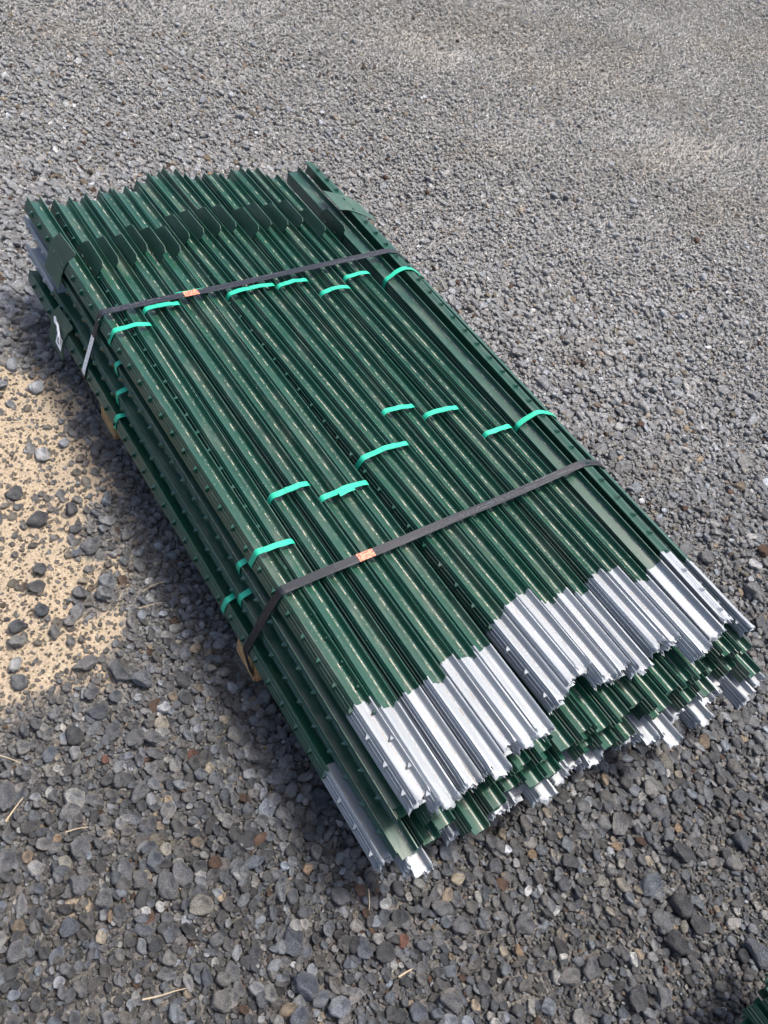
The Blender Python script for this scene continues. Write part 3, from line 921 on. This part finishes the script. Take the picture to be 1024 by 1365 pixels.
for q in ([(-0.2263, -0.0335), (-0.2422, -0.0350), (-0.2422, -0.0307), (-0.2263, -0.0292)], [(-0.2263, -0.0219), (-0.2422, -0.0234), (-0.2422, -0.0191), (-0.2263, -0.0176)],
          [(-0.2263, -0.0289), (-0.2307, -0.0289), (-0.2307, -0.0237), (-0.2263, -0.0222)], [(-0.2379, -0.0304), (-0.2422, -0.0304), (-0.2422, -0.0237), (-0.2379, -0.0231)]):
    sheet('printed_mark', q, -0.0058, 0.0003, M_INK, TAG)

# ------------------------------------------------------------------ the second stack reaching into the lower right corner
x = 0.0
for nm, z, t, flip, xo in (('top', GZ - 0.03, 16, False, 0.395), ('second', GZ - 0.086, 12, False, 0.385), ('third', GZ - 0.134, 9, False, 0.378), ('bottom', GZ - 0.172, 11, False, 0.362)):
    for k in range(4):
        xx = xo + k * 0.044 + rp.normal(0, 0.001)
        lab = lambda s: 'green post of the separate stack at lower right, %s in its %s layer' % (ordinal(s), nm)
        pair(xx, xx + 0.004, -2.245 + rp.normal(0, 0.012), z, D(t), 0.006, flip, lab(2 * k + 1), lab(2 * k + 2), 'posts of the second stack', dyB=rp.normal(0, 0.01))
for y in (-2.75, -3.5):
    bm = bmesh.new()
    bmesh.ops.create_cube(bm, size=1.0)
    for v in bm.verts: v.co = (v.co.x * 0.3, v.co.y * 0.088, v.co.z * 0.09)
    bmesh.ops.bevel(bm, geom=bm.edges[:], offset=0.004, segments=2, affect='EDGES')
    m = bpy.data.meshes.new('timber_bearer'); bm.to_mesh(m); bm.free(); m.materials.append(M_WOOD)
    o = link(bpy.data.objects.new('timber_bearer', m)); o.location = (0.49, y, 0.0455)
    tag(o, 'timber bearer under the separate lower right stack, %s end' % ('far' if y > -3 else 'near'), 'timber', 'timber bearers')

# ------------------------------------------------------------------ dry straws on the gravel
def straw(pix, rad, label):
    P = []
    for (u, v) in pix:
        h = hit(u, v, 0.022); P.append(h)
    P = np.array(P)
    # subdivide for a natural bend
    Q = []
    for i in range(len(P) - 1):
        for j in range(4): Q.append(P[i] + (P[i + 1] - P[i]) * j / 4)
    Q.append(P[-1]); Q = np.array(Q)
    for _ in range(2): Q[1:-1] = 0.25 * Q[:-2] + 0.5 * Q[1:-1] + 0.25 * Q[2:]
    Q[:, 2] += 0.002 * np.sin(np.linspace(0, 3, len(Q))) + 0.003
    V, F = [], []
    for i in range(len(Q)):
        d = Q[min(i + 1, len(Q) - 1)] - Q[max(i - 1, 0)]; d /= np.linalg.norm(d)
        a = np.cross(d, [0, 0, 1]); a /= np.linalg.norm(a); b = np.cross(a, d)
        rr = 0.75 * rad * (1 - 0.6 * i / len(Q))
        for e in range(5):
            th = 2 * PI * e / 5; V.append(Q[i] + rr * (a * math.cos(th) + b * math.sin(th)))
    for i in range(len(Q) - 1):
        for e in range(5): F.append((5 * i + e, 5 * i + (e + 1) % 5, 5 * i + 5 + (e + 1) % 5, 5 * i + 5 + e))
    F += [tuple(range(5)), tuple(range(5 * len(Q) - 1, 5 * len(Q) - 6, -1))]
    o = link(bpy.data.objects.new('dry_straw', recalc(mesh('dry_straw', V, F, M_STRAW, 60))))
    tag(o, label, 'straw', 'dry straws on the gravel')
straw([(0, 1008), (12, 1012), (28, 1018)], 0.0016, 'pale bent straw at the left edge below the sand patch')
straw([(8, 1096), (18, 1082), (31, 1064)], 0.0022, 'thick pale straw at the left edge, slanting up to the right')
straw([(88, 1110), (102, 1106), (118, 1103)], 0.0016, 'thin straw lying level left of the silver tips')
straw([(190, 1333), (215, 1328), (232, 1322), (248, 1318)], 0.0020, 'forked dry stalk near the bottom left corner')
straw([(491, 1186), (492, 1200), (492, 1214)], 0.0014, 'brown twig below the lowest silver tip')
straw([(531, 1303), (540, 1297), (549, 1292)], 0.0026, 'short pale splinter near the bottom centre')
straw([(190, 790), (203, 782), (220, 776)], 0.0010, 'thin yellow blade on gravel beside the stack')
straw([(185, 812), (200, 808), (216, 804)], 0.0010, 'second thin yellow blade, just below the first one')
straw([(20, 425), (30, 424), (42, 421)], 0.0014, 'short pale straw left of the far anchor plates')
